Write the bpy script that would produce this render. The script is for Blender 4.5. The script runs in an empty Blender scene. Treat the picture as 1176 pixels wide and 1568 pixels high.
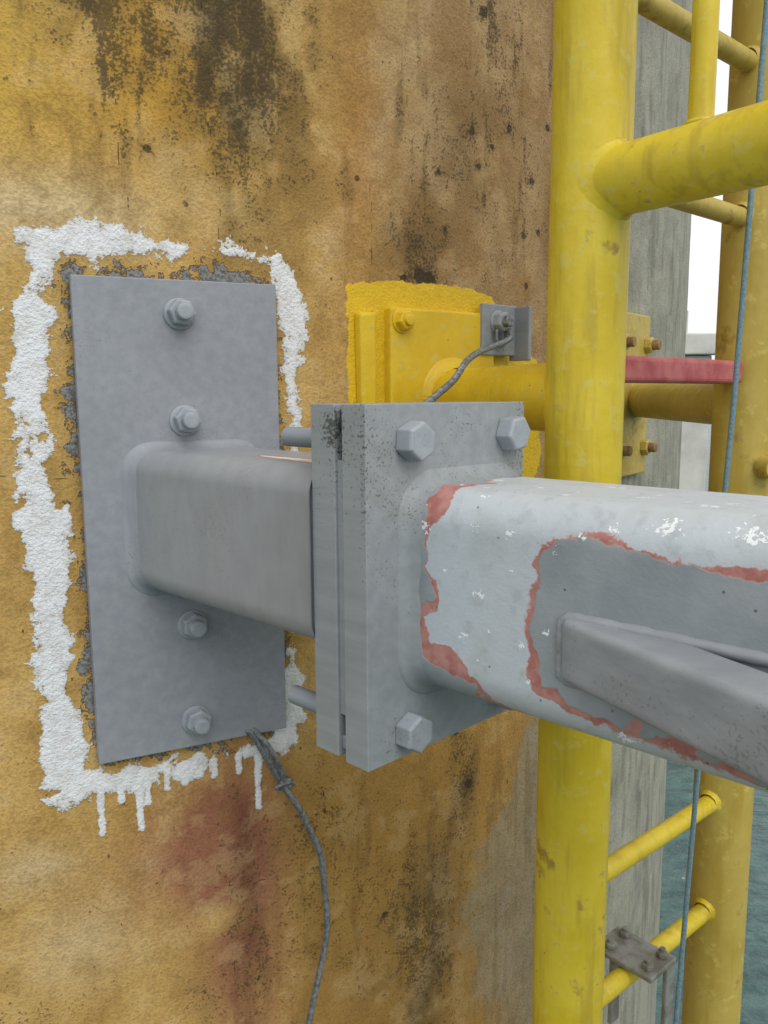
import bpy, bmesh, math, random
import numpy as np
from mathutils import Vector, Matrix
random.seed(4)
scene=bpy.context.scene
ALB=.90
def lin(r,g,b,k=None):
    k=ALB if k is None else k
    f=lambda c:(c/255/12.92 if c/255<=.04045 else ((c/255+.055)/1.055)**2.4)
    return (f(r)*k,f(g)*k,f(b)*k,1.0)
# ------------------------------------------------------------------ frames (metres, eye height = 0)
UP=np.array([0,0,1.])
TP=1.1039; P=np.array([-.2541,1.053,0]); t1=np.array([math.sin(TP),math.cos(TP),0]); n1=np.array([math.cos(TP),-math.sin(TP),0])
TF=.7894; F=np.array([-.0159,.7128,0]); t2=np.array([math.sin(TF),math.cos(TF),0]); a2=np.array([math.cos(TF),-math.sin(TF),0])
R=2.235; CC=np.array([-1.2601,3.0487,0])-n1*.014
K=.937
def frame(o,t,n):
    return Matrix(((t[0],0,n[0],o[0]),(t[1],0,n[1],o[1]),(0,1,0,o[2]),(0,0,0,1)))
def pile_pt(s,z,d=0):
    th=s/R; v=n1*math.cos(th)+t1*math.sin(th)
    return CC+v*(R+d)+UP*z
def pile_frame(s,z=0,d=0):
    th=s/R; v=n1*math.cos(th)+t1*math.sin(th); tt=t1*math.cos(th)-n1*math.sin(th)
    return frame(CC+v*(R+d)+UP*z,tt,v)
# ------------------------------------------------------------------ noise
def vn(x,y,seed):
    T=np.random.RandomState(seed).rand(256,256)
    xi=np.floor(x).astype(int);yi=np.floor(y).astype(int);fx=x-xi;fy=y-yi
    fx=fx*fx*(3-2*fx);fy=fy*fy*(3-2*fy)
    g=lambda a,b:T[a%256,b%256]
    return (g(xi,yi)*(1-fx)+g(xi+1,yi)*fx)*(1-fy)+(g(xi,yi+1)*(1-fx)+g(xi+1,yi+1)*fx)*fy
def fbm(x,y,sc,seed,o=4):
    r=0;am=.5;tot=0
    for i in range(o):
        r=r+am*vn(x*sc+17.3*i,y*sc+9.1*i,seed+i);tot+=am;am*=.55;sc*=2.1
    return r/tot
def sst(x,a,b):
    q=np.clip((x-a)/(b-a),0,1);return q*q*(3-2*q)
def seg_d(X,Y,ax,ay,bx,by,ha=0,hb=0):
    dx,dy=bx-ax,by-ay;l=dx*dx+dy*dy+1e-12
    q=np.clip(((X-ax)*dx+(Y-ay)*dy)/l,0,1)
    return np.hypot(X-ax-q*dx,Y-ay-q*dy)-(ha+(hb-ha)*q)
def poly_sd(X,Y,pts):
    d=np.full(X.shape,9.);ins=np.zeros(X.shape,bool);n=len(pts)
    for i in range(n):
        (ax,ay),(bx,by)=pts[i],pts[(i+1)%n]
        d=np.minimum(d,seg_d(X,Y,ax,ay,bx,by))
        if ay!=by:
            c=((ay>Y)!=(by>Y))&(X<(bx-ax)*(Y-ay)/(by-ay)+ax);ins^=c
    return np.where(ins,-d,d)
# ------------------------------------------------------------------ nodes
class M:
    def __init__(s,name):
        s.m=bpy.data.materials.new(name);s.m.use_nodes=True;s.t=s.m.node_tree
        s.b=s.t.nodes['Principled BSDF'];s.L=s.t.links
        s.tc=s.t.nodes.new('ShaderNodeTexCoord').outputs['Object']
    def put(s,inp,v):
        if hasattr(v,'is_output'): s.L.new(v,inp)
        else: inp.default_value=v
    def noise(s,scale,detail=2,rough=.6,vec=None):
        n=s.t.nodes.new('ShaderNodeTexNoise');s.L.new(vec or s.tc,n.inputs['Vector']);n.inputs['Scale'].default_value=scale
        n.inputs['Detail'].default_value=detail;n.inputs['Roughness'].default_value=rough
        return n.outputs['Fac']
    def vor(s,scale,vec=None):
        n=s.t.nodes.new('ShaderNodeTexVoronoi');s.L.new(vec or s.tc,n.inputs['Vector']);n.inputs['Scale'].default_value=scale
        return n.outputs['Distance']
    def stretch(s,sx,sy,sz):
        n=s.t.nodes.new('ShaderNodeMapping');s.L.new(s.tc,n.inputs[0]);n.inputs['Scale'].default_value=(sx,sy,sz);return n.outputs[0]
    def math(s,op,a,b=0.,c=0.):
        n=s.t.nodes.new('ShaderNodeMath');n.operation=op
        s.put(n.inputs[0],a);s.put(n.inputs[1],b);s.put(n.inputs[2],c);return n.outputs[0]
    def mad(s,a,k,c=0.): return s.math('MULTIPLY_ADD',a,k,c)
    def ramp(s,v,a,b,lo=0.,hi=1.):
        n=s.t.nodes.new('ShaderNodeMapRange');n.interpolation_type='SMOOTHSTEP'
        s.put(n.inputs[0],v);n.inputs[1].default_value=a;n.inputs[2].default_value=b;n.inputs[3].default_value=lo;n.inputs[4].default_value=hi
        return n.outputs[0]
    def mix(s,f,a,b,mode='MIX'):
        n=s.t.nodes.new('ShaderNodeMix');n.data_type='RGBA';n.blend_type=mode
        s.put(n.inputs[0],f);s.put(n.inputs[6],a);s.put(n.inputs[7],b);return n.outputs[2]
    def attr(s,name):
        n=s.t.nodes.new('ShaderNodeAttribute');n.attribute_name=name
        q=s.t.nodes.new('ShaderNodeSeparateColor');s.L.new(n.outputs['Color'],q.inputs[0])
        return n.outputs['Color'],q.outputs[0],q.outputs[1],q.outputs[2]
    def bump(s,h,strength,dist):
        n=s.t.nodes.new('ShaderNodeBump');n.inputs['Strength'].default_value=strength;n.inputs['Distance'].default_value=dist
        s.put(n.inputs['Height'],h)
        return n.outputs[0]
    def out(s,col,rough,nrm=None,metal=0.,spec=.4):
        s.put(s.b.inputs['Base Color'],col);s.put(s.b.inputs['Roughness'],rough);s.put(s.b.inputs['Metallic'],metal)
        s.b.inputs['Specular IOR Level'].default_value=spec
        if nrm: s.L.new(nrm,s.b.inputs['Normal'])
        return s.m
def gray(v): return (v,v,v,1)

def wall_mat():
    m=M('weathered_painted_concrete')
    C,_,_,_=m.attr('Col');_,W,CH,CR=m.attr('M1');_,Y,SP,G=m.attr('M2')
    mid=m.noise(60,3,.65);fine=m.noise(240,2,.6)
    midc=m.math('SUBTRACT',mid,.5)
    col=m.mix(1.,C,m.mix(m.ramp(mid,.25,.75),gray(.90),gray(1.10)),'MULTIPLY')
    v=m.mad(fine,.7,m.mad(mid,.45))
    col=m.mix(1.,col,m.mix(m.ramp(fine,.3,.7),gray(.86),gray(1.1)),'MULTIPLY')
    f=m.ramp(m.mad(SP,.45,v),.77,.96)
    f=m.math('MULTIPLY',f,m.ramp(SP,.02,.6,.26,.80))
    dots=m.math('MULTIPLY',m.ramp(m.vor(170),.42,.22),m.ramp(m.mad(midc,1.6,SP),.36,.60))
    f=m.math('MAXIMUM',f,m.math('MULTIPLY',dots,.72))
    col=m.mix(f,col,lin(66,56,36))
    cr=m.ramp(m.mad(midc,.55,CR),.80,.90)
    col=m.mix(m.math('MULTIPLY',cr,.75),col,lin(60,50,36))
    cv=m.mad(midc,1.5,m.mad(fine,.35,m.math('SUBTRACT',CH,.175)))
    ch=m.ramp(cv,.50,.56)
    chc=m.mix(m.ramp(fine,.4,.6),lin(104,106,104),lin(138,140,138))
    edge=m.math('SUBTRACT',m.ramp(cv,.42,.52),m.ramp(cv,.54,.62))
    col=m.mix(ch,col,chc);col=m.mix(m.math('MULTIPLY',edge,.8),col,lin(98,72,40))
    yf=m.ramp(m.mad(midc,.35,Y),.44,.54)
    col=m.mix(yf,col,m.mix(mid,lin(220,178,24),lin(240,206,52)))
    wn=m.mad(m.math('SUBTRACT',fine,.5),.34,m.math('MULTIPLY',midc,.95))
    wv=m.math('ADD',W,wn)
    wf=m.ramp(wv,.48,.54)
    wc=m.mix(m.ramp(wv,.5,.8),lin(216,216,212,.85),lin(240,242,245,.85))
    wc=m.mix(m.math('MULTIPLY',m.ramp(midc,.06,-.12),.35),wc,lin(200,196,184))
    col=m.mix(wf,col,wc)
    h=m.mad(fine,1.0,m.mad(mid,1.6))
    h=m.mad(wf,m.mad(fine,.9,.5),h)
    h=m.mad(yf,.4,h)
    h=m.math('SUBTRACT',h,m.mad(ch,.9,m.math('MULTIPLY',cr,.8)))
    nb=m.bump(h,.6,.0019)
    return m.out(col,m.mad(yf,-.3,.8),nb,spec=.3)

def steel(name,c1,c2,pits=.5,rough=.5,dirt=.3,sv=(1,1,.12),bs=1.,cl=1.,attr=False,pt=(1.08,1.16)):
    m=M(name)
    st=m.noise(70,3,.6,m.stretch(*sv));lo=m.noise(6,3);fi=m.noise(300,2,.65)
    col=m.mix(m.ramp(st,.25,.75),c1,c2)
    col=m.mix(1.,col,m.mix(m.ramp(lo,.3,.7),gray(1-.07*cl),gray(1+.07*cl)),'MULTIPLY')
    col=m.mix(m.math('MULTIPLY',m.ramp(lo,.54,.72),dirt),col,lin(122,116,102))
    p=m.math('MULTIPLY',m.ramp(m.mad(lo,.8,fi),*pt),pits)
    col=m.mix(p,col,lin(76,78,72))
    if attr:
        _,A,B,C_=m.attr('M1')
        col=m.mix(m.ramp(m.mad(fi,.5,A),.66,.76),col,lin(196,120,108))
        col=m.mix(m.ramp(m.mad(fi,.5,B),.66,.76),col,lin(230,233,236))
        col=m.mix(m.math('MULTIPLY',m.ramp(m.mad(fi,1.2,C_),.85,1.1),.8),col,lin(60,64,54))
    nb=m.bump(m.mad(fi,.6,m.mad(st,.8,m.math('MULTIPLY',p,-1.5))),.22*bs,.0012)
    return m.out(col,m.ramp(lo,.3,.7,rough-.06,rough+.1),nb,spec=.45)

def tube_mat():
    m=M('two_coat_painted_steel')
    _,G,RD,Wh=m.attr('M1')
    mid=m.noise(60,4,.6);fi=m.noise(260,2,.65);lo=m.noise(10,3)
    n1_=m.math('SUBTRACT',mid,.5)
    top=m.mix(lo,lin(186,195,202),lin(206,213,218))
    top=m.mix(m.math('MULTIPLY',m.ramp(mid,.52,.72),.5),top,lin(168,174,174))
    top=m.mix(m.math('MULTIPLY',m.ramp(lo,.52,.68),.4),top,lin(172,178,174))
    gr=m.mix(m.ramp(lo,.35,.65),lin(142,150,155),lin(160,166,170))
    gr=m.mix(m.math('MULTIPLY',m.ramp(mid,.5,.7),.35),gr,lin(146,152,148))
    red=m.mix(m.ramp(mid,.35,.65),lin(176,110,102),lin(194,142,132))
    g=m.ramp(m.mad(n1_,.36,G),.45,.55)
    r=m.ramp(m.mad(n1_,.9,m.mad(fi,.4,m.math('SUBTRACT',RD,.20))),.42,.60)
    col=m.mix(r,top,red);col=m.mix(g,col,gr)
    w=m.ramp(m.mad(fi,1.8,m.math('SUBTRACT',Wh,.9)),.62,.74)
    col=m.mix(m.math('MULTIPLY',w,.9),col,lin(236,239,241,1.))
    pin=m.math('MULTIPLY',m.ramp(m.vor(55),.09,.04),m.ramp(lo,.48,.54))
    col=m.mix(m.math('MULTIPLY',pin,.7),col,lin(92,70,64))
    h=m.mad(w,.5,m.mad(fi,.5,m.mad(mid,.9,m.mad(g,-.8,m.math('MULTIPLY',r,-.3)))))
    return m.out(col,m.ramp(mid,.3,.7,.46,.62),m.bump(h,.38,.0014),spec=.38)

def yellow(name,c1,c2,dirt=.35,rough=.42):
    m=M(name)
    lo=m.noise(9,4,.65);mid=m.noise(48,3,.65);st=m.noise(24,3,.65,m.stretch(1.6,1.6,.22))
    col=m.mix(m.ramp(lo,.3,.7),c1,c2)
    col=m.mix(m.math('MULTIPLY',m.ramp(st,.48,.68),dirt),col,lin(176,150,56))
    col=m.mix(m.math('MULTIPLY',m.ramp(mid,.56,.68),.5),col,lin(218,202,112))
    col=m.mix(m.math('MULTIPLY',m.ramp(m.mad(mid,.5,lo),.86,.98),.5*min(dirt/.35,1.6)),col,lin(150,118,56))
    pin=m.math('MULTIPLY',m.ramp(m.vor(45),.08,.03),m.ramp(lo,.50,.56))
    col=m.mix(m.math('MULTIPLY',pin,.8),col,lin(110,74,26))
    return m.out(col,m.ramp(mid,.3,.7,rough-.08,rough+.12),m.bump(m.mad(st,.5,mid),.28,.003),spec=.4)
def plain(name,c1,c2,sc,rough,metal=0.,b=.3,bd=.001):
    m=M(name);n=m.noise(sc,4,.6);return m.out(m.mix(m.ramp(n,.35,.65),c1,c2),rough,m.bump(n,b,bd),metal)

MW=wall_mat()
MS=steel('grey_painted_steel',lin(142,147,155),lin(155,159,165),.3,.5,.16,cl=1.)
MSF=steel('pitted_grey_painted_steel',lin(143,149,152),lin(156,161,164),.6,.5,.25,pt=(1.08,1.16))
MSR=steel('mossy_grey_painted_steel',lin(143,149,152),lin(156,161,164),.6,.5,.25,attr=True,pt=(1.07,1.15))
MST=steel('grey_painted_tube',lin(148,152,156),lin(156,160,164),.2,.45,.12,sv=(.7,.7,.3),bs=.4,attr=True)
MB=steel('grey_painted_bolt',lin(152,159,166),lin(164,170,176),.2,.36,.12,bs=.4)
MT=tube_mat()
MBR=steel('brace_grey_paint',lin(140,146,152),lin(158,163,168),.3,.42,.2,sv=(.3,1,.3))
MY=yellow('yellow_marine_paint',lin(214,188,38),lin(228,205,62),.5)
MYP=yellow('fresh_yellow_paint',lin(222,184,28),lin(236,202,52),.12)
MYF=yellow('shaded_aged_yellow_paint',lin(182,158,68),lin(198,176,90),.6,.5)  # dirtier, duller yellow; the far stile's shade is put into its colour
MRED=plain('red_paint',lin(170,76,78),lin(190,108,106),30,.55)
MZ=plain('galvanised_wire',lin(104,110,112),lin(150,154,156),160,.42,.4)
MBLK=plain('dark_gap_sealant',lin(60,60,58),lin(90,88,80),60,.8)
MRUST=plain('weathered_galvanised_steel',lin(146,148,144),lin(118,114,104),40,.5)
MRB=plain('rusted_bolt_steel',lin(130,96,60),lin(160,130,80),60,.6,.1)
MBLUE=plain('blue_polyester_rope',lin(104,134,150),lin(134,160,170),300,.8,0.,.6,.002)
MCON=plain('pale_concrete',lin(226,226,218,.8),lin(200,200,190,.8),1.5,.9)

# ------------------------------------------------------------------ mesh helpers
def link(o,par=None):
    scene.collection.objects.link(o)
    if par: o.parent=par
    return o
def empty(name,mat=None):
    e=bpy.data.objects.new(name,None);e.empty_display_size=.05
    if mat: e.matrix_world=mat
    return link(e)
def mesh(name,vs,fs,mat,par=None,smooth=True,mw=None):
    me=bpy.data.meshes.new(name);me.from_pydata([tuple(v) for v in vs],[],fs);me.materials.append(mat);me.update()
    if smooth: me.polygons.foreach_set('use_smooth',[True]*len(me.polygons))
    o=bpy.data.objects.new(name,me)
    if mw: o.matrix_world=mw
    return link(o,par)
def box(name,x,y,z,mat,par,bev=.002,seg=2,wob=0.):
    (x0,x1),(y0,y1),(z0,z1)=x,y,z
    r=lambda:random.uniform(-wob,wob)
    vs=[(a+r(),b+r(),c) for c in(z0,z1) for b in(y0,y1) for a in(x0,x1)]
    fs=[(0,2,3,1),(4,5,7,6),(0,1,5,4),(2,6,7,3),(0,4,6,2),(1,3,7,5)]
    o=mesh(name,vs,fs,mat,par,False)
    if bev:
        b=o.modifiers.new('b','BEVEL');b.width=bev;b.segments=seg;b.limit_method='NONE'
    return o
def loft(name,rings,mat,par=None,cap=True,smooth=True,closed=False):
    n=len(rings[0]);fs=[];m_=len(rings)
    for i in range(m_ if closed else m_-1):
        a=i*n;b=((i+1)%m_)*n
        for j in range(n):
            k=(j+1)%n;fs.append((a+j,a+k,b+k,b+j))
    L_=list(rings)
    if cap and not closed:
        if smooth:   # separate cap vertices keep the side normals straight
            L_+=[rings[0],rings[-1]]
            fs.append(tuple(m_*n+j for j in range(n))[::-1]);fs.append(tuple((m_+1)*n+j for j in range(n)))
        else:
            fs.append(tuple(range(n))[::-1]);fs.append(tuple((m_-1)*n+j for j in range(n)))
    return mesh(name,np.concatenate(L_),fs,mat,par,smooth)
def tube_path(name,pts,r,mat,par=None,seg=12,closed=False,jit=0.,cap=True):
    pts=[np.array(p,float) for p in pts];n=len(pts);rings=[];prev=None
    for i,p in enumerate(pts):
        if closed: d=pts[(i+1)%n]-pts[i-1]
        else: d=pts[min(i+1,n-1)]-pts[max(i-1,0)]
        d/=np.linalg.norm(d)+1e-12
        if prev is None:
            u=np.cross(d,UP) if abs(d[2])<.9 else np.cross(d,[1.,0,0])
        else: u=prev-d*(prev@d)
        u/=np.linalg.norm(u);prev=u;v=np.cross(d,u)
        rr=(r[i] if hasattr(r,'__len__') else r)*(1+random.uniform(-jit,jit))
        rings.append(np.array([p+rr*(u*math.cos(q)+v*math.sin(q)) for q in np.linspace(0,2*math.pi,seg,endpoint=False)]))
    return loft(name,rings,mat,par,cap=cap,closed=closed)
def pipe(name,p0,p1,r,mat,par=None,seg=40):
    return tube_path(name,[np.array(p0)+(np.array(p1)-np.array(p0))*q for q in np.linspace(0,1,3)],r,mat,par,seg)
def weld_ring(name,o,d,r,c,cr,mat,par,w=.010):
    """concave weld fillet where a pipe (axis o + k d, radius r) meets a vertical cylinder (centre c, radius cr)"""
    o=np.array(o,float);d=np.array(d,float);d/=np.linalg.norm(d);u=np.cross(d,UP);u/=np.linalg.norm(u);v=np.cross(u,d);rings=[]
    c=np.array([c[0],c[1],0.])
    qs=np.linspace(0,2*math.pi,96,endpoint=False);jit=1+.05*np.sin(qs*9+1)+.04*np.sin(qs*21)
    for e,h in((1.,-.15),(.75,.12),(.5,.3),(.22,.62),(.06,1.0),(-.05,1.2)):
        ring=[]
        for q,j in zip(qs,jit):
            ew=min(e*w*j,max(0,cr*.985-abs(r*math.cos(q))) if abs(math.cos(q))>.2 else 9)
            b=o+(r+ew)*(u*math.cos(q)+v*math.sin(q));ee=b[:2]-c[:2];A=d[:2]@d[:2];B=ee@d[:2];D=B*B-A*(ee@ee-cr*cr)
            kk=(-B+math.sqrt(max(D,0)))/A
            ring.append(b+d*(kk+h*w*j))
        rings.append(np.array(ring))
    return loft(name,rings,mat,par,cap=False)
def hexa(name,c,z0,z1,af,mat,par,rot=0.):
    r=af/math.sqrt(3)
    def ring(rr,z): return np.array([[c[0]+rr*math.cos(rot+i*math.pi/3),c[1]+rr*math.sin(rot+i*math.pi/3),z] for i in range(6)])
    o=loft(name,[ring(r,z0),ring(r,z1-.0022),ring(r*.90,z1)],mat,par,smooth=False)
    b=o.modifiers.new('b','BEVEL');b.width=.0012;b.segments=2;b.limit_method='NONE'
    return o
def disc(name,c,z0,z1,r,mat,par,bev=.0008,seg=40):
    def ring(rr,z): return np.array([[c[0]+rr*math.cos(q),c[1]+rr*math.sin(q),z] for q in np.linspace(0,2*math.pi,seg,endpoint=False)])
    return loft(name,[ring(r,z0),ring(r,z1-bev),ring(r-bev*.4,z1-bev*.3),ring(r-bev,z1),ring(r*.5,z1+.0001)],mat,par)
def rrect(x0,x1,y0,y1,r,step=.004,cnt=None):
    pts=[]
    def line(a,b,i_):
        n=cnt[i_] if cnt else max(2,int(np.hypot(b[0]-a[0],b[1]-a[1])/step))
        for i in range(n): pts.append((a[0]+(b[0]-a[0])*i/n,a[1]+(b[1]-a[1])*i/n))
    def arc(cx,cy,a0,a1):
        n=cnt[4] if cnt else max(4,int(abs(a1-a0)*r/step))
        for i in range(n):
            q=a0+(a1-a0)*i/n;pts.append((cx+r*math.cos(q),cy+r*math.sin(q)))
    pi=math.pi
    line((x0,y0+r),(x0,y1-r),0);arc(x0+r,y1-r,pi,pi/2);line((x0+r,y1),(x1-r,y1),1);arc(x1-r,y1-r,pi/2,0)
    line((x1,y1-r),(x1,y0+r),2);arc(x1-r,y0+r,0,-pi/2);line((x1-r,y0),(x0+r,y0),3);arc(x0+r,y0+r,-pi/2,-pi)
    pts=np.array(pts);d=np.hypot(*(np.roll(pts,-1,0)-pts).T);cum=np.concatenate([[0],np.cumsum(d)[:-1]]);tot=d.sum()
    u=y0+r+cum; u=np.where(cum>tot*.66,y0+r-(tot-cum),u)
    return pts,u
def setattr_col(me,name,r,g,b):
    n=len(me.vertices);at=me.attributes.new(name,'FLOAT_COLOR','POINT')
    arr=np.zeros((n,4),np.float32);k=min(n,len(r));arr[:k]=np.stack([r,g,b,np.ones_like(r)],1)[:k];at.data.foreach_set('color',arr.ravel())

# ================================================================== concrete pile
def axis(segs):
    o=[]
    for a,b,st in segs:
        n=max(1,int(round((b-a)/st)));o+=list(a+(b-a)*np.arange(n)/n)
    return o
ss=np.array(axis([(-math.pi*R,-.7,.12),(-.7,-.31,.012),(-.31,.75,.003),(.75,1.8,.01),(1.8,math.pi*R-.001,.12)]))
zz=np.array(axis([(-6,-1.5,.15),(-1.5,-1.05,.012),(-1.05,.6,.003),(.6,.9,.012),(.9,3.5,.15)])+[3.5])
S,Z=np.meshgrid(ss,zz);sh=S.shape;S=S.ravel();Z=Z.ravel()
def gb(cs,cz,ws,wz): return np.exp(-((S-cs)/ws)**2-((Z-cz)/wz)**2)
def L(*c): return np.array(lin(*c)[:3])
col=np.tile(L(192,156,90),(len(S),1))
def blend(c,f):
    global col
    f=np.clip(f,0,1)[:,None];col=col*(1-f)+L(*c)*f
nA=fbm(S,Z,5,1);nB=fbm(S,Z,14,20);nC=fbm(S*2.5,Z*.5,9,40);nD=fbm(S,Z,40,60);nE=fbm(S*6,Z*.7,12,90)
nG=fbm(S,Z,24,130,5);nH=fbm(S*1.6,Z*.8,10,150,5);nS=fbm(S*5,Z*.8,9,170,5)
blend((206,170,102),sst(nA,.4,.65)*.8)
blend((180,142,76),sst(nC,.45,.7)*.7)
blend((204,156,56),gb(-.02,.42,.10,.20)*1.0*sst(nB,.2,.6))
blend((204,166,70),gb(-.20,.38,.10,.2)*.8)
blend((210,186,140),gb(-.16,.22,.16,.045)*1.0)
blend((180,150,106),sst(S+.25*(nA-.5),.18,.42)*sst(Z,-.35,0)*.9)
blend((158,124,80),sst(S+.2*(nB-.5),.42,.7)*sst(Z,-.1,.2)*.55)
blend((204,174,132),np.exp(-(((S-.27)-(Z-.3)*.5)/.03)**2)*sst(Z,.05,.3)*.6*sst(nB,.3,.6))
blend((196,164,120),sst(nH,.5,.66)*sst(S,.15,.3)*sst(Z,0,.2)*.45)
blend((152,112,60),sst(nH,.52,.42)*sst(S,.15,.3)*sst(Z,.05,.2)*.4)
blend((186,138,74),gb(.26,.33,.03,.16)*.6)
blend((174,134,66),sst(-Z,.45,.62)*sst(S,.04,.2)*.8)
blend((150,116,66),sst(-Z,.75,1.0)*sst(S,.1,.3)*.75*sst(nA,.3,.6))
blend((206,182,138),gb(-.21,-.60,.05,.03)*.8+gb(-.16,-.72,.07,.06)*.7+gb(-.05,-.63,.04,.02)*.6)
blend((158,106,78),(gb(.0,-.63,.09,.09)*1.0+gb(.06,-.78,.06,.28)*1.15)*sst(nC,.1,.5))
blend((122,74,54),np.exp(-((S-.06-.02*(nA-.5))/.020)**2)*sst(-Z,.53,.60)*.9*sst(nC,.15,.55))
blend((130,84,62),gb(-.01,-.56,.05,.03)*.5*sst(nG,.3,.6))
blend((206,170,104),gb(.02,-.74,.04,.025)*.9)
blend((106,88,50),gb(.080,.46,.060,.25)*1.3*sst(nH*.5+nS*.5,.28,.55))
blend((128,102,56),gb(.16,.42,.045,.20)*.85*sst(nG,.3,.6)+gb(-.09,.46,.05,.10)*.65*sst(nG,.3,.6))
blend((126,98,56),sst(nS,.55,.72)*sst(Z,.10,.35)*.45)
blend((122,96,58),(gb(.37,.21,.06,.06)*.85+gb(.46,.36,.06,.10)*.45)*sst(nG,.3,.6))
blend((108,94,66),(gb(.47,-.62,.03,.10)*.9+gb(.40,-.86,.055,.12)*.8+gb(.36,-1.02,.06,.12)*.7)*sst(nH,.3,.55))
blend((130,102,56),sst(nS,.54,.70)*sst(-Z,.5,.7)*sst(S,.0,.2)*.5)
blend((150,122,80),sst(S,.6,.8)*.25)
blend((146,112,56),sst(nG,.56,.72)*.32);blend((212,184,132),sst(nG,.44,.30)*.26)
speck=.09+.34*sst(nH,.45,.7)*.5+.16*nG+.72*gb(.085,.47,.065,.25)*(.4+nG)+.36*gb(-.1,.48,.10,.09)+.30*gb(.2,.38,.05,.17)*nG+.38*gb(.37,.22,.06,.08)+.24*gb(.5,.4,.12,.2)+.45*gb(.47,-.63,.04,.1)+.42*gb(.38,-.92,.08,.14)+.25*gb(-.07,.38,.02,.1)+.28*gb(.2,-.75,.2,.2)+.28*gb(-.22,-.85,.1,.1)+.22*sst(nS,.55,.7)*sst(Z,.1,.35)
speck-=.35*gb(-.16,.22,.16,.04)
spots=[(.475,.40,.006),(.497,.575,.008),(.408,.33,.004),(.52,.385,.004),(.49,.35,.004),(.62,.35,.005),(.42,.25,.004),(.0,.415,.004),(.37,.176,.010),(.39,.172,.010),(.34,.17,.005),(.60,.26,.006),(.64,.27,.005),(.61,.18,.005),(.56,.42,.005),(.66,.44,.005),(.015,.24,.004),(-.03,.30,.005),(.30,-.83,.005),(.45,-.56,.006),(.48,-.66,.007),(.26,.30,.004)]
cr=np.zeros(len(S))
for s0,z0,r0 in spots:
    d=np.hypot(S-s0,Z-z0)/r0;cr=np.maximum(cr,np.clip(1.25-.35*d,0,1));speck+=.3*np.exp(-(d/2.0)**2)
rs=np.random.RandomState(3)
for i in range(90):
    s0,z0,r0=rs.uniform(-.25,.72),rs.uniform(-.95,.56),rs.uniform(.0010,.0028)
    if -.15<s0<.15 and -.5<z0<.17: continue
    d=np.hypot(S-s0,(Z-z0)*rs.uniform(.3,1))/r0;cr=np.maximum(cr,np.clip(1.15-.35*d,0,.95))
cracks=[[(-.062,.40),(-.064,.36),(-.060,.33),(-.064,.295)],[(-.064,.295),(-.055,.24),(-.058,.19)],[(.03,.60),(.05,.42),(.045,.35),(.06,.26),(.055,.18)],
 [(-.25,-.09),(-.14,-.10)],[(-.25,-.42),(-.17,-.48)],[(.04,-.66),(.045,-.8),(.05,-.95)],[(-.20,-.60),(-.15,-.66),(-.10,-.72)],[(.28,.30),(.285,.2),(.275,.12)],[(.18,-.55),(.21,-.68),(.20,-.84)],[(.33,.47),(.36,.38),(.35,.30)],[(-.06,-.66),(.02,-.69),(.1,-.70)],[(.24,-.62),(.25,-.78)]]
for c in cracks:
    for (ax,az),(bx,bz) in zip(c[:-1],c[1:]):
        d=seg_d(S+.010*(nD-.5),Z,ax,az,bx,bz);cr=np.maximum(cr,np.clip(1-d/.006,0,1)*.95)
W=[[(-156,176,21),(-172,120,18),(-178,53,18),(-177,-24,21),(-178,-102,23),(-174,-190,23),(-176,-280,22),(-173,-364,24),(-170,-442,25),(-171,-499,20)],
[(-160,176,20),(-102,183,18),(-57,186,14),(23,188,12),(91,184,8)],[(91,184,7),(132,178,12),(146,160,13)],[(146,160,13),(154,120,12),(156,93,13),(152,50,10),(150,24,6)],[(152,10,5),(158,-20,9),(160,-47,11),(161,-138,9),(155,-250,8),(147,-371,8),(146,-448,17),(129,-490,20)],
[(129,-494,17),(70,-500,10),(-4,-498,11),(-90,-502,11),(-162,-501,17)]]
dw=np.full(len(S),9.)
for w in W:
    for a,b in zip(w[:-1],w[1:]): dw=np.minimum(dw,seg_d(S,Z,a[0]/1e3,a[1]/1e3,b[0]/1e3,b[1]/1e3,a[2]/1e3,b[2]/1e3))
dw=dw+(nB-.5)*.040+(nD-.5)*.036+.009*sst(nG,.55,.7)
white=np.clip(.5-dw/.032,0,1)
dd_=np.full(len(S),9.)
for x,z0,z1,h in[(-126,-495,-570,3.6),(-77,-505,-574,3.4),(-66,-503,-540,3),(-17,-500,-522,4),(25,-500,-521,4),(88,-495,-584,3.6),(-40,-500,-526,3.4),(60,-500,-524,3.4),(-100,-500,-530,3.2),(5,-500,-516,3.4)]:
    dd_=np.minimum(dd_,np.minimum(seg_d(S,Z,x/1e3,z0/1e3,x/1e3,z1/1e3,h/1e3,h*.6/1e3),np.hypot(S-x/1e3,Z-z1/1e3)-h*.95/1e3))
white=np.maximum(white,np.clip(.75-dd_/.008,0,1.1))
sp=gb(-.212,.03,.022,.18)+gb(.182,.09,.016,.05)+gb(-.205,-.3,.014,.2)*.7
white=np.maximum(white,sp*.46*sst(nD,.42,.62))
dr=np.maximum(np.abs(S)-.127,np.abs(Z+.161)-.306)
chip=np.clip(1-dr/.036,0,1)*.62+(nD-.5)*.65+(nB-.5)*.5
chip=np.clip(chip,0,1)*(white<.5)*(dr<.036)
py=[(.245,.150),(.30,.163),(.359,.165),(.44,.168),(.523,.158),(.555,.110),(.60,.08),(.66,.05),(.66,-.12),(.60,-.2),(.245,-.2),(.240,-.03)]
yel=np.clip(.5-(poly_sd(S,Z,py)+(nB-.5)*.014+(nD-.5)*.010)/.03,0,1)
zb=[-6,-1.6,-1.145,-.987,-.891,-.787,-.672,-.526,-.3,.0,4];sb=[.70,.62,.56,.475,.485,.535,.62,.70,.78,.82,.82]
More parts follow.
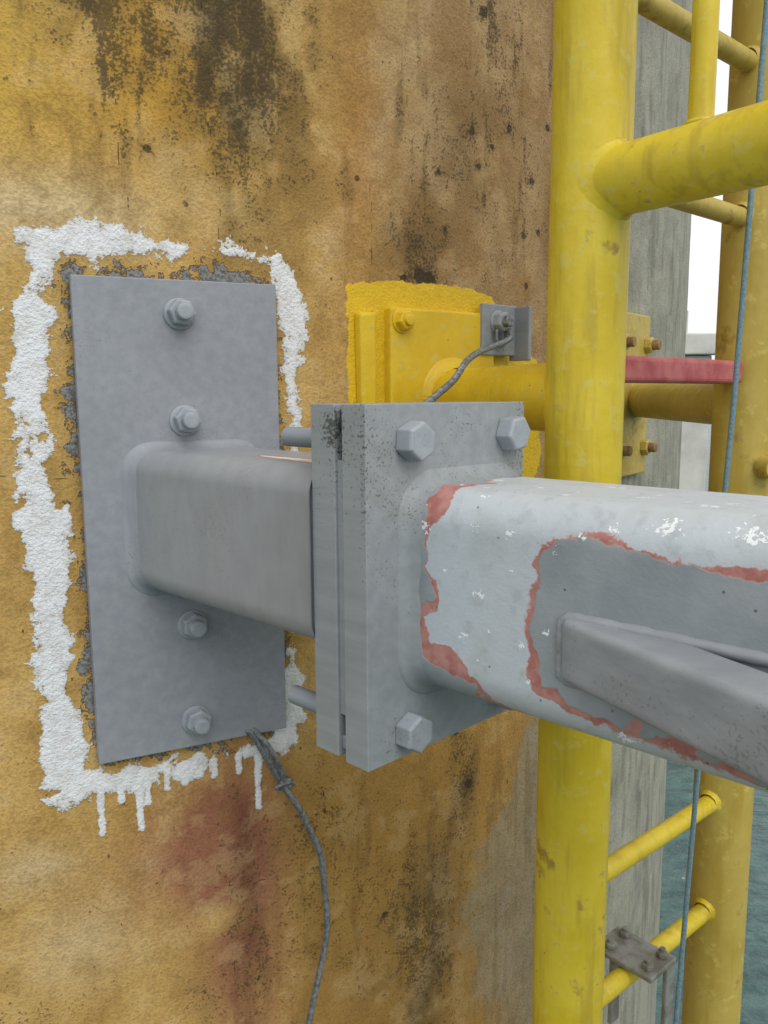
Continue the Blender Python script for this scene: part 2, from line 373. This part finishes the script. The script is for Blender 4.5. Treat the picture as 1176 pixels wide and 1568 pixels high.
bd=np.interp(Z,zb,sb)
g=sst(S-bd+(nB-.5)*.12+(nD-.5)*.05,-.035,.045)*(S<3.5)*(.72+.28*sst(S,.6,.95))
gc=L(150,140,114)*(1-sst(S,.55,.95))[:,None]+L(156,156,140)*sst(S,.55,.95)[:,None]
gc=gc*(1-.30*sst(nE,.5,.72))[:,None]*(.75+.5*nB)[:,None]
gg=(sst(nG,.55,.7)*.35*g)[:,None];gc=gc*(1-gg)+L(186,182,164)*gg
col=col*(1-g)[:,None]+gc*g[:,None]
speck=speck*(1-.5*g)+.16*g
cr=cr*(white<.5)
v=n1[None]*np.cos(S/R)[:,None]+t1[None]*np.sin(S/R)[:,None]
disp=.0012*sst(white,.45,.7)+.0015*(nB-.5)
V=CC[None]+v*(R+disp)[:,None];V[:,2]=Z
me=bpy.data.meshes.new('concrete_pile');nv=len(V)
nr,nc=sh
i,j=np.meshgrid(np.arange(nr-1),np.arange(nc),indexing='ij');j2=(j+1)%nc
q=np.stack([i*nc+j,i*nc+j2,(i+1)*nc+j2,(i+1)*nc+j],-1).reshape(-1,4).astype(np.int32)
me.vertices.add(nv);me.vertices.foreach_set('co',V.astype(np.float32).ravel())
me.loops.add(q.size);me.loops.foreach_set('vertex_index',q.ravel())
me.polygons.add(len(q));me.polygons.foreach_set('loop_start',np.arange(0,q.size,4,dtype=np.int32));me.polygons.foreach_set('loop_total',np.full(len(q),4,np.int32))
me.update(calc_edges=True);me.validate();me.polygons.foreach_set('use_smooth',np.ones(len(q),bool))
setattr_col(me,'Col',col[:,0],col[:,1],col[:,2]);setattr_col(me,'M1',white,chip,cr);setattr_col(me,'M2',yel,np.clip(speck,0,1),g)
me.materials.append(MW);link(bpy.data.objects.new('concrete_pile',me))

# ================================================================== wall bracket (base plate, stub, rear flange)
WB=empty('steel_wall_bracket')
PF=bpy.data.objects.new('base_plate_assembly',None);PF.matrix_world=frame(P,t1,n1);link(PF,WB)
box('base_plate',(-.1274,.1274),(-.467,.145),(-.013,0),MS,PF,.0012,wob=.0012)
box('bedding_mortar',(-.121,.121),(-.461,.139),(-.030,-.0125),MBLK,PF,.001)
for k,(x,y) in enumerate(((-.001,.104),(.001,-.029),(0,-.297),(0,-.429))):
    rt=random.uniform(0,1)
    disc('washer_%d'%k,(x-.001,y-.001),0,.004,.0195,MB,PF)
    hexa('nut_%d'%k,(x,y),.0035,.019,.030,MB,PF,rt)
    disc('stud_%d'%k,(x,y),.018,.034,.0102,MB,PF,.0012)
def ringF(prof,tt):
    return np.array([F+t2*x+UP*y+a2*tt for x,y in prof])
def ringP(prof,off=0):
    o=[]
    for x,y in prof:
        b=F+t2*x+UP*y;k=((P+n1*off-b)@n1)/(a2@n1);o.append(b+a2*k)
    return np.array(o)
TA0,TA1=-.075,-.042
prof,pu=rrect(.003,.160,-.244,-.066,.028,.003)
r0=ringP(prof,-.002);r1=ringF(prof,TA0+.001);qs=np.linspace(0,1,90)
st_=loft('stub_tube',[r0+(r1-r0)*q for q in qs],MST,WB)
Q_,U_=np.meshgrid(qs,pu,indexing='ij');Q_=Q_.ravel();U_=U_.ravel()
dS=seg_d(Q_*.33,U_,.175,-.020,.345,-.040,.002,.017)+(fbm(Q_*.33,U_,50,3)-.5)*.008
setattr_col(st_.data,'M1',np.clip(.5-(dS-.005)/.01,0,.75),np.clip(.5-dS/.01,0,.75),np.zeros_like(Q_))
def fillet(name,x0,x1,y0,y1,r,fn,w,mat,par):
    rings=[];cnt=(30,26,30,26,14)
    for e,h in((1.,-.1),(.92,.08),(.7,.16),(.45,.32),(.22,.6),(.07,1.),(-.03,1.25)):
        pr,_=rrect(x0-e*w,x1+e*w,y0-e*w,y1+e*w,max(r+e*w,.004),cnt=cnt)
        n=len(pr);qq=np.arange(n)
        jit=1+.06*np.sin(qq*.7)+.06*np.sin(qq*.23+1)
        rings.append(fn(pr,h*w*jit))
    return loft(name,rings,mat,par,cap=False)
def fnP(pr,h):
    o=[]
    for (x,y),hh in zip(pr,h):
        b=F+t2*x+UP*y;k=((P+n1*hh-b)@n1)/(a2@n1);o.append(b+a2*k)
    return np.array(o)
fillet('stub_weld',.003,.160,-.244,-.066,.028,fnP,.011,MS,WB)
fillet('stub_flange_weld',.003,.160,-.244,-.066,.028,lambda pr,h:np.array([F+t2*x+UP*y+a2*(TA0-hh) for (x,y),hh in zip(pr,h)]),.006,MS,WB)
FF=bpy.data.objects.new('rear_flange_assembly',None);FF.matrix_world=frame(F,t2,a2);link(FF,WB)
WF,FT,FB=.2336,-.007,-.344
def attr_box(name,x,y,z,par,moss,bev):
    rf=box(name,x,y,z,MSR,par,bev,3)
    bm=bmesh.new();bm.from_mesh(rf.data)
    for e_ in range(5): bmesh.ops.subdivide_edges(bm,edges=bm.edges[:],cuts=1,use_grid_fill=True)
    bm.to_mesh(rf.data);bm.free()
    rf.modifiers['b'].limit_method='ANGLE'
    c=np.array([v.co[:] for v in rf.data.vertices]);m_=np.zeros(len(c))
    for p,rx,ry,rz,a in moss: m_=np.maximum(m_,a*np.exp(-((c[:,0]-p[0])/rx)**2-((c[:,1]-p[1])/ry)**2-((c[:,2]-p[2])/rz)**2))
    setattr_col(rf.data,'M1',m_*0,m_*0,m_);return rf
attr_box('rear_flange',(.001,WF-.001),(FB+.002,FT),(TA0,TA1),FF,[((0,-.03,TA1),.03,.022,.020,.52)],.0022)
box('shim_plate',(.004,WF-.006),(-.300,-.058),(TA1-.0005,-.0312),MSF,FF,.001)
box('shim_plate_b',(.006,WF-.006),(-.335,-.322),(TA1-.0005,-.0312),MSF,FF,.001)
box('shim_plate_c',(.008,WF-.006),(-.030,-.012),(TA1-.0005,-.0312),MBLK,FF,.001)
BP=[(.054,-.041),(.202,-.039),(.052,-.318),(.202,-.318)]
for k,(x,y) in enumerate(BP):
    x=.036 if x<.1 else x
    n=70
    rr=[.0092+(.0011 if i%2 else 0) for i in range(n)]
    tube_path('threaded_shank_%d'%k,[(x,y,TA0-.078+.08*i/n) for i in range(n)],rr,MB,FF,16)
    hexa('rear_nut_%d'%k,(x,y),TA0-.018,TA0+.001,.030,MB,FF,.3)

# ================================================================== beam (front flange, tube, brace)
BM=empty('square_steel_beam',frame(F,t2,a2))
attr_box('front_flange',(0,WF),(FB,FT),(-.031,0),BM,[((.0,-.06,-.003),.010,.12,.008,.30),((.14,-.03,.0),.035,.012,.01,.24),((.0,-.03,-.031),.01,.04,.008,.34)],.0026)
for k,(x,y) in enumerate(BP):
    hexa('bolt_head_%d'%k,(x,y),.0002,.0195,.0325,MB,BM,[.42,.15,.5,.2][k])
ts=np.concatenate([np.arange(0,.48,.003),np.linspace(.48,1.25,20)])
prof,pu=rrect(.053,.228,-.277,-.0825,.035,.003)
T_,U_=np.meshgrid(ts,pu,indexing='ij')
me_t=loft('tube',[np.array([[x,y,tt] for x,y in prof]) for tt in ts],MT,BM)
T_=T_.ravel();U_=U_.ravel()
pA=[(.7,-.123),(.40,-.128),(.345,-.131),(.286,-.124),(.246,-.122),(.205,-.116),(.174,-.117),(.155,-.131),(.152,-.166),(.147,-.208),(.157,-.223),(.161,-.252),(.181,-.255),(.213,-.267),(.243,-.269),(.277,-.270),(.303,-.275),(.354,-.283),(.5,-.30),(.7,-.30)]
pB=[(-.02,.30),(.012,.30),(.02,.0),(.042,-.03),(.018,-.07),(.028,-.105),(.022,-.161),(.030,-.193),(-.002,-.205),(.007,-.230),(.026,-.253),(.057,-.265),(.097,-.284),(.134,-.296),(.15,-.34),(.12,-.45),(-.02,-.45)]
sc=lambda pl:[(x*K,y*K) for x,y in pl]
nn=fbm(T_,U_,40,5);n3=fbm(T_,U_,90,9);n4=fbm(T_,U_,22,19)
dA=poly_sd(T_,U_,sc(pA))+(nn-.5)*.016;dB=poly_sd(T_,U_,sc(pB))+(nn-.5)*.028+(n3-.5)*.012
d=np.minimum(dA,dB);G=np.clip(.5-d/.02,0,1)
wid=.0002+.0065*sst(n4,.3,.7)+.007*np.exp(-((T_-.35)/.05)**2-((U_+.12)/.02)**2)+.016*np.exp(-((T_-.0)/.03)**2-((U_+.20)/.02)**2)+.022*np.exp(-((T_-.03)/.025)**2-((U_+.08)/.03)**2)+.018*np.exp(-((T_-.045)/.03)**2-((U_+.235)/.02)**2)+.012*np.exp(-((T_-.155)/.02)**2-((U_+.225)/.02)**2)
wr=np.exp(-((T_-.30)/.07)**4-((U_+.252)/.016)**2)
RD=np.clip(.5-(d-wid)/.014,0,1);RD=np.where(d<0,np.maximum(RD,.5),RD)
RD=np.maximum(RD,wr*.75)
G=np.where(wr>.3,np.minimum(G,.5+(n3-.52)*2.2),G)
Wh=.10*np.ones_like(T_)
wl=[(.08,-.112,.006),(.115,-.115,.006),(.085,-.170,.007),(.07,-.21,.006),(.21,-.098,.007),(.25,-.092,.012),(.31,-.09,.014),(.35,-.085,.012),(.16,-.12,.005),(.225,-.262,.010),(.13,-.205,.005),(.155,-.19,.005),(.26,-.045,.010),(.33,-.05,.014),(.20,-.03,.008),(.02,-.12,.010),(.03,.0,.008),(.14,-.235,.006),(.005,-.1,.012),(.27,-.02,.01),(.15,.02,.01)]
for _ in range(16): wl.append((rs.uniform(.03,.42),rs.uniform(-.11,.03),rs.uniform(.003,.007)))
for _ in range(8): wl.append((rs.uniform(.03,.15),rs.uniform(-.24,-.11),rs.uniform(.002,.004)))
for a,b,r in wl:
    Wh=np.maximum(Wh,np.exp(-(((T_-a)/r/1.4)**2+((U_-b)/r)**2))*.75)
setattr_col(me_t.data,'M1',G,RD,Wh)
fillet('tube_weld',.053,.228,-.277,-.0825,.035,lambda pr,h:np.array([[x,y,hh] for (x,y),hh in zip(pr,h)]),.014,MSF,BM)
ang=math.radians(20.5);bd_=np.array([-math.sin(ang),0,math.cos(ang)]);bn=np.array([-math.cos(ang),0,-math.sin(ang)])
o=np.array([.053,0,.176])
prb,_=rrect(-.045,.0,-.224,-.173,.006,.0035)
def bring(k0,sh_=0.):
    return np.array([o+bd_*k0-bn*(-x)*1.0+np.array([0,y,0])+bn*(.010-sh_) for x,y in prb])
rings=[bring(k0,s_) for k0,s_ in((-.002,.006),(.001,.002),(.006,0),(.02,0),(.1,0),(.3,0),(.6,0),(1.0,0))]
loft('diagonal_brace',rings,MBR,BM,smooth=True)
wp=[]
for tt in np.linspace(.60,.176,60): wp.append((.0535,-.1735,tt))
for yy in np.linspace(-.178,-.220,12): wp.append((.0525,yy,.170))
for tt in np.linspace(.176,.60,60): wp.append((.0535,-.2245,tt))
tube_path('brace_weld',wp,.0052,MBR,BM,10,jit=.10)

# ================================================================== yellow ladder
LD=empty('yellow_access_ladder')
A1=np.array([.2337,.96,0]);A2=np.array([.5355,1.2226,0]);RP=.0445
pipe('stile_near',A1+UP*-5.6,A1+UP*2.2,RP,MY,LD,48)
pipe('stile_far',A2+UP*-5.6,A2+UP*2.2,.0445,MYF,LD,48)
dd=(A2-A1)/np.linalg.norm(A2-A1)
for k,z in enumerate((.655,.452,.248,-.165,-.395,-.626,-.808,-1.08,-1.28)):
    m_=MYF if z>0 else MY
    pipe('rung_%d'%k,A1+UP*z,A2+UP*(z-.004),.0135,m_,LD,20)
    weld_ring('rung_weld_a%d'%k,A1+UP*z,dd,.0135,A1,RP,m_,LD,.005)
    weld_ring('rung_weld_b%d'%k,A2+UP*z,-dd,.0135,A2,.0445,m_,LD,.005)
cn_=np.array([dd[1],-dd[0],0])
RBm=bpy.data.objects.new('red_bar_frame',None);mid_=(A1+A2)/2+UP*.030
RBm.matrix_world=Matrix(((dd[0],cn_[0],0,mid_[0]),(dd[1],cn_[1],0,mid_[1]),(0,0,1,mid_[2]),(0,0,0,1)));link(RBm,LD)
box('red_bar',(-.18,.150),(-.020,.020),(-.016,.016),MRED,RBm,.006,3)
hd=np.array([.123,-.163,0]);hd/=np.linalg.norm(hd)
pipe('side_rail',A1+UP*.229,A1+hd*.75+UP*.229,.0365,MY,LD,44)
weld_ring('side_rail_weld',A1+UP*.229,hd,.0365,A1,RP,MY,LD,.006)
q=np.array([.3146,.8527,0]);pipe('rail_post',q+UP*.25,q+UP*1.2,.0125,MY,LD,24)
tube_path('rail_post_weld',[q+np.array([.0135*math.cos(b),.0135*math.sin(b),.2635]) for b in np.linspace(0,6.28,24,endpoint=False)],.003,MY,LD,8,closed=True)
foot=pile_pt(.425,-.003);A1z=A1+UP*-.003
pipe('standoff_near',A1z,foot,.0425,MYP,LD,44)
dv=foot-A1z;dv/=np.linalg.norm(dv)
weld_ring('standoff_weld',A1z,dv,.0405,A1,RP,MYP,LD,.007)
PP=bpy.data.objects.new('standoff_plate_assembly',None);PP.matrix_world=pile_frame(.41,0,.004);link(PP,LD)
box('standoff_plate',(-.105,.105),(-.155,.128),(-.01,.010),MYP,PP,.004,3,wob=.001)
fillet('standoff_plate_weld',-.031,.061,-.048,.042,.043,lambda pr,h:np.array([[x,y,.010+hh] for (x,y),hh in zip(pr,h)]),.016,MYP,PP)
box('edge_rib',(-.155,-.128),(-.19,.118),(-.01,.007),MYP,PP,.005,3,wob=.003)
for k,(x,y) in enumerate(((-.085,.108),(-.085,-.12),(.085,-.12))):
    disc('pad_washer_%d'%k,(x,y),.010,.013,.018,MYP,PP)
    hexa('pad_nut_%d'%k,(x,y),.012,.026,.026,MYP,PP,.4*k+.2);disc('pad_stud_%d'%k,(x,y),.025,.032,.008,MYP,PP)
f2=pile_pt(1.03,-.012)
pipe('standoff_far',A2+UP*-.016,f2,.034,MYF,LD,36)
P3=bpy.data.objects.new('far_plate_assembly',None);P3.matrix_world=pile_frame(.98,0,.004);link(P3,LD)
box('far_standoff_plate',(-.10,.085),(-.165,.160),(-.01,.012),MYF,P3,.003)
for k,(x,y) in enumerate(((.066,.10),(.066,-.11),(-.07,.10),(-.07,-.11))):
    hexa('far_nut_%d'%k,(x,y),.012,.026,.030,MYF,P3,.3);disc('far_stud_%d'%k,(x,y),.025,.040,.010,MRB,P3)
tube_path('stile_boss',[A2+np.array([.012,-.04,-.105]),A2+np.array([.02,-.066,-.105])],.016,MYF,LD,20)

# ================================================================== wire ropes
def wire(name,pts,r,par):
    pts=np.array(pts,float)
    out=[]
    for i in range(len(pts)-1):
        p0=pts[max(i-1,0)];p1=pts[i];p2=pts[i+1];p3=pts[min(i+2,len(pts)-1)]
        n=max(4,int(np.linalg.norm(p2-p1)/.0022))
        for q in np.arange(n)/n:
            out.append(.5*((2*p1)+(-p0+p2)*q+(2*p0-5*p1+4*p2-p3)*q*q+(-p0+3*p1-3*p2+p3)*q**3))
    out=np.array(out);d=np.gradient(out,axis=0);d/=np.linalg.norm(d,axis=1)[:,None]
    L_=np.concatenate([[0],np.cumsum(np.linalg.norm(np.diff(out,axis=0),axis=1))])
    ref=np.array([.9,-.4,.15]);u=np.cross(d,ref);u/=np.linalg.norm(u,axis=1)[:,None];v_=np.cross(d,u)
    for s_ in range(6):
        ph=L_/.030*2*math.pi+s_*math.pi/3
        tube_path('%s_strand_%d'%(name,s_),out+(u*np.cos(ph)[:,None]+v_*np.sin(ph)[:,None])*r*.62,r*.42,MZ,par,6)
WR=empty('safety_wire_rope')
wp=[(.060,-.455,.0),(.076,-.468,.012),(.098,-.51,.014),(.118,-.551,.014),(.140,-.59,.02),(.157,-.632,.02),(.172,-.67,.02),(.177,-.711,.02),(.181,-.797,.02),(.166,-.867,.02),(.147,-.942,.02),(.12,-1.05,.02),(.11,-1.3,.02)]
wire('rope',[pile_pt(s,z,d+.004) for s,z,d in wp],.0046,WR)
wp2=[(.070,-.450,.0),(.092,-.48,.022),(.112,-.52,.022),(.120,-.548,.018)]
wire('rope_loop',[pile_pt(s,z,d+.004) for s,z,d in wp2],.0042,WR)
e=bpy.data.objects.new('clip',None);e.matrix_world=pile_frame(.121,-.552,.020);link(e,WR)
tube_path('clip_ring',[(.013*math.cos(b),.005*math.sin(b),.004*math.sin(b)) for b in np.linspace(0,6.28,30,endpoint=False)],.0032,MZ,e,8,closed=True)
box('clip_saddle',(-.009,.009),(.004,.012),(-.004,.006),MZ,e,.002)
WR2=empty('safety_wire_rope.001')
wire('rope',[pile_pt(.515,.112,.03),pile_pt(.508,.088,.055),np.array([.115,1.06,.05]),np.array([.085,1.0,.018]),np.array([.058,.95,-.003]),np.array([.03,.90,-.03]),np.array([.02,.88,-.10])],.0043,WR2)
LG=empty('anchor_lug_plate',pile_frame(.522,.105,.012))
box('lug',(-.040,.040),(-.042,.038),(.0,.008),MSF,LG,.002)
box('lug_flange',(.036,.043),(-.050,.036),(-.004,.038),MSF,LG,.002)
disc('lug_washer',(-.006,.010),.008,.012,.018,MB,LG);hexa('lug_nut',(-.006,.010),.011,.026,.028,MB,LG,.35);disc('lug_stud',(-.006,.010),.025,.036,.009,MZ,LG)
tube_path('thimble',[(-.006+.011*math.cos(b),-.012+.016*math.sin(b),.016) for b in np.linspace(0,6.28,26,endpoint=False)],.003,MZ,LG,8,closed=True)
RB=empty('blue_rope')
tube_path('line',[np.array(p)*1. for p in((.450,1.,1.2),(.438,1,.442),(.431,1,.2),(.425,1,.0),(.416,1,-.2),(.403,1,-.513),(.392,1,-.827),(.38,1,-1.3))],.0033,MBLUE,RB,10)

# ================================================================== clamp on lower rung
ck=A1+(A2-A1)*.40+UP*-.806
CL=empty('rung_clamp',Matrix(((dd[0],cn_[0],0,ck[0]),(dd[1],cn_[1],0,ck[1]),(0,0,1,ck[2]),(0,0,0,1))))
box('clamp_top_plate',(-.034,.034),(-.05,.045),(.0125,.020),MRUST,CL,.002)
box('clamp_leg',(.012,.034),(-.050,-.043),(-.13,.012),MRUST,CL,.002)
box('clamp_leg_b',(.012,.034),(.036,.043),(-.13,.012),MRUST,CL,.002)
for k,(x,y) in enumerate(((-.017,-.030),(.020,-.030),(-.017,.030),(.020,.030))):
    hexa('clamp_nut_%d'%k,(x,y),.020,.028,.015,MRUST,CL,.3*k);tube_path('clamp_stud_%d'%k,[(x,y,.01),(x,y,.033)],.0042,MRUST,CL,10)

# ================================================================== distance: concrete block, sea
DC=empty('concrete_mooring_block')
box('block_shaft',(4.2,4.75),(12,12.6),(-6,.55),MCON,DC,.02)
box('block_cap',(4.1,4.86),(11.9,12.7),(.56,.86),MCON,DC,.02)
box('block_post',(4.25,4.42),(12.1,12.3),(.865,1.2),MCON,DC,.02)
m=M('sea_water_teal')
w1=m.noise(2.2,5,.6,m.stretch(1,1.8,1))
foam=m.ramp(m.noise(6,6,.75),.66,.72)
c=m.mix(m.ramp(w1,.35,.65),lin(58,92,90,.7),lin(90,124,118,.7));c=m.mix(m.math('MULTIPLY',foam,.6),c,lin(210,220,216))
MSEA=m.out(c,.22,m.bump(w1,.6,.3),spec=.4)
mesh('sea_water',[(-3000,-3000,-5),(3000,-3000,-5),(3000,3000,-5),(-3000,3000,-5)],[(0,1,2,3)],MSEA,None,False)

# ================================================================== light: bright overcast
w=bpy.data.worlds.new('World');scene.world=w;w.use_nodes=True;nt=w.node_tree
sky=nt.nodes.new('ShaderNodeTexSky');sky.sky_type='NISHITA';sky.sun_disc=False
el=math.radians(46);az=math.radians(155)
sky.sun_elevation=el;sky.sun_rotation=az;sky.air_density=1.;sky.dust_density=4.;sky.ozone_density=1.
hs=nt.nodes.new('ShaderNodeHueSaturation');hs.inputs['Saturation'].default_value=.25
nt.links.new(sky.outputs[0],hs.inputs['Color'])
mx=nt.nodes.new('ShaderNodeMix');mx.data_type='RGBA';mx.inputs[0].default_value=.78;mx.inputs[7].default_value=(7.8,7.9,8.0,1)
nt.links.new(hs.outputs[0],mx.inputs[6]);nt.links.new(mx.outputs[2],nt.nodes['Background'].inputs[0])
nt.nodes['Background'].inputs[1].default_value=.15
sl=bpy.data.lights.new('sun','SUN');sl.energy=1.1;sl.angle=math.radians(40);sl.color=(1,.98,.95)
so=bpy.data.objects.new('sun',sl);link(so)
sd=Vector((math.sin(az)*math.cos(el),math.cos(az)*math.cos(el),math.sin(el)))
so.rotation_euler=sd.to_track_quat('Z','Y').to_euler()
# ================================================================== camera
al,rho=.1411,.0058
fw=Vector((0,math.cos(al),-math.sin(al)));r_=Vector((1,0,0));u_=Vector((0,math.sin(al),math.cos(al)))
rr=r_*math.cos(rho)-u_*math.sin(rho);uu=u_*math.cos(rho)+r_*math.sin(rho);bk=-fw
cd=bpy.data.cameras.new('camera');co=bpy.data.objects.new('camera',cd);link(co)
co.matrix_world=Matrix(((rr.x,uu.x,bk.x,0),(rr.y,uu.y,bk.y,0),(rr.z,uu.z,bk.z,0),(0,0,0,1)))
cd.sensor_fit='VERTICAL';cd.sensor_height=36;cd.sensor_width=27;cd.lens=28.77;cd.clip_start=.02;cd.clip_end=8000
scene.camera=co
scene.view_settings.view_transform='Standard';scene.view_settings.look='None';scene.view_settings.exposure=0
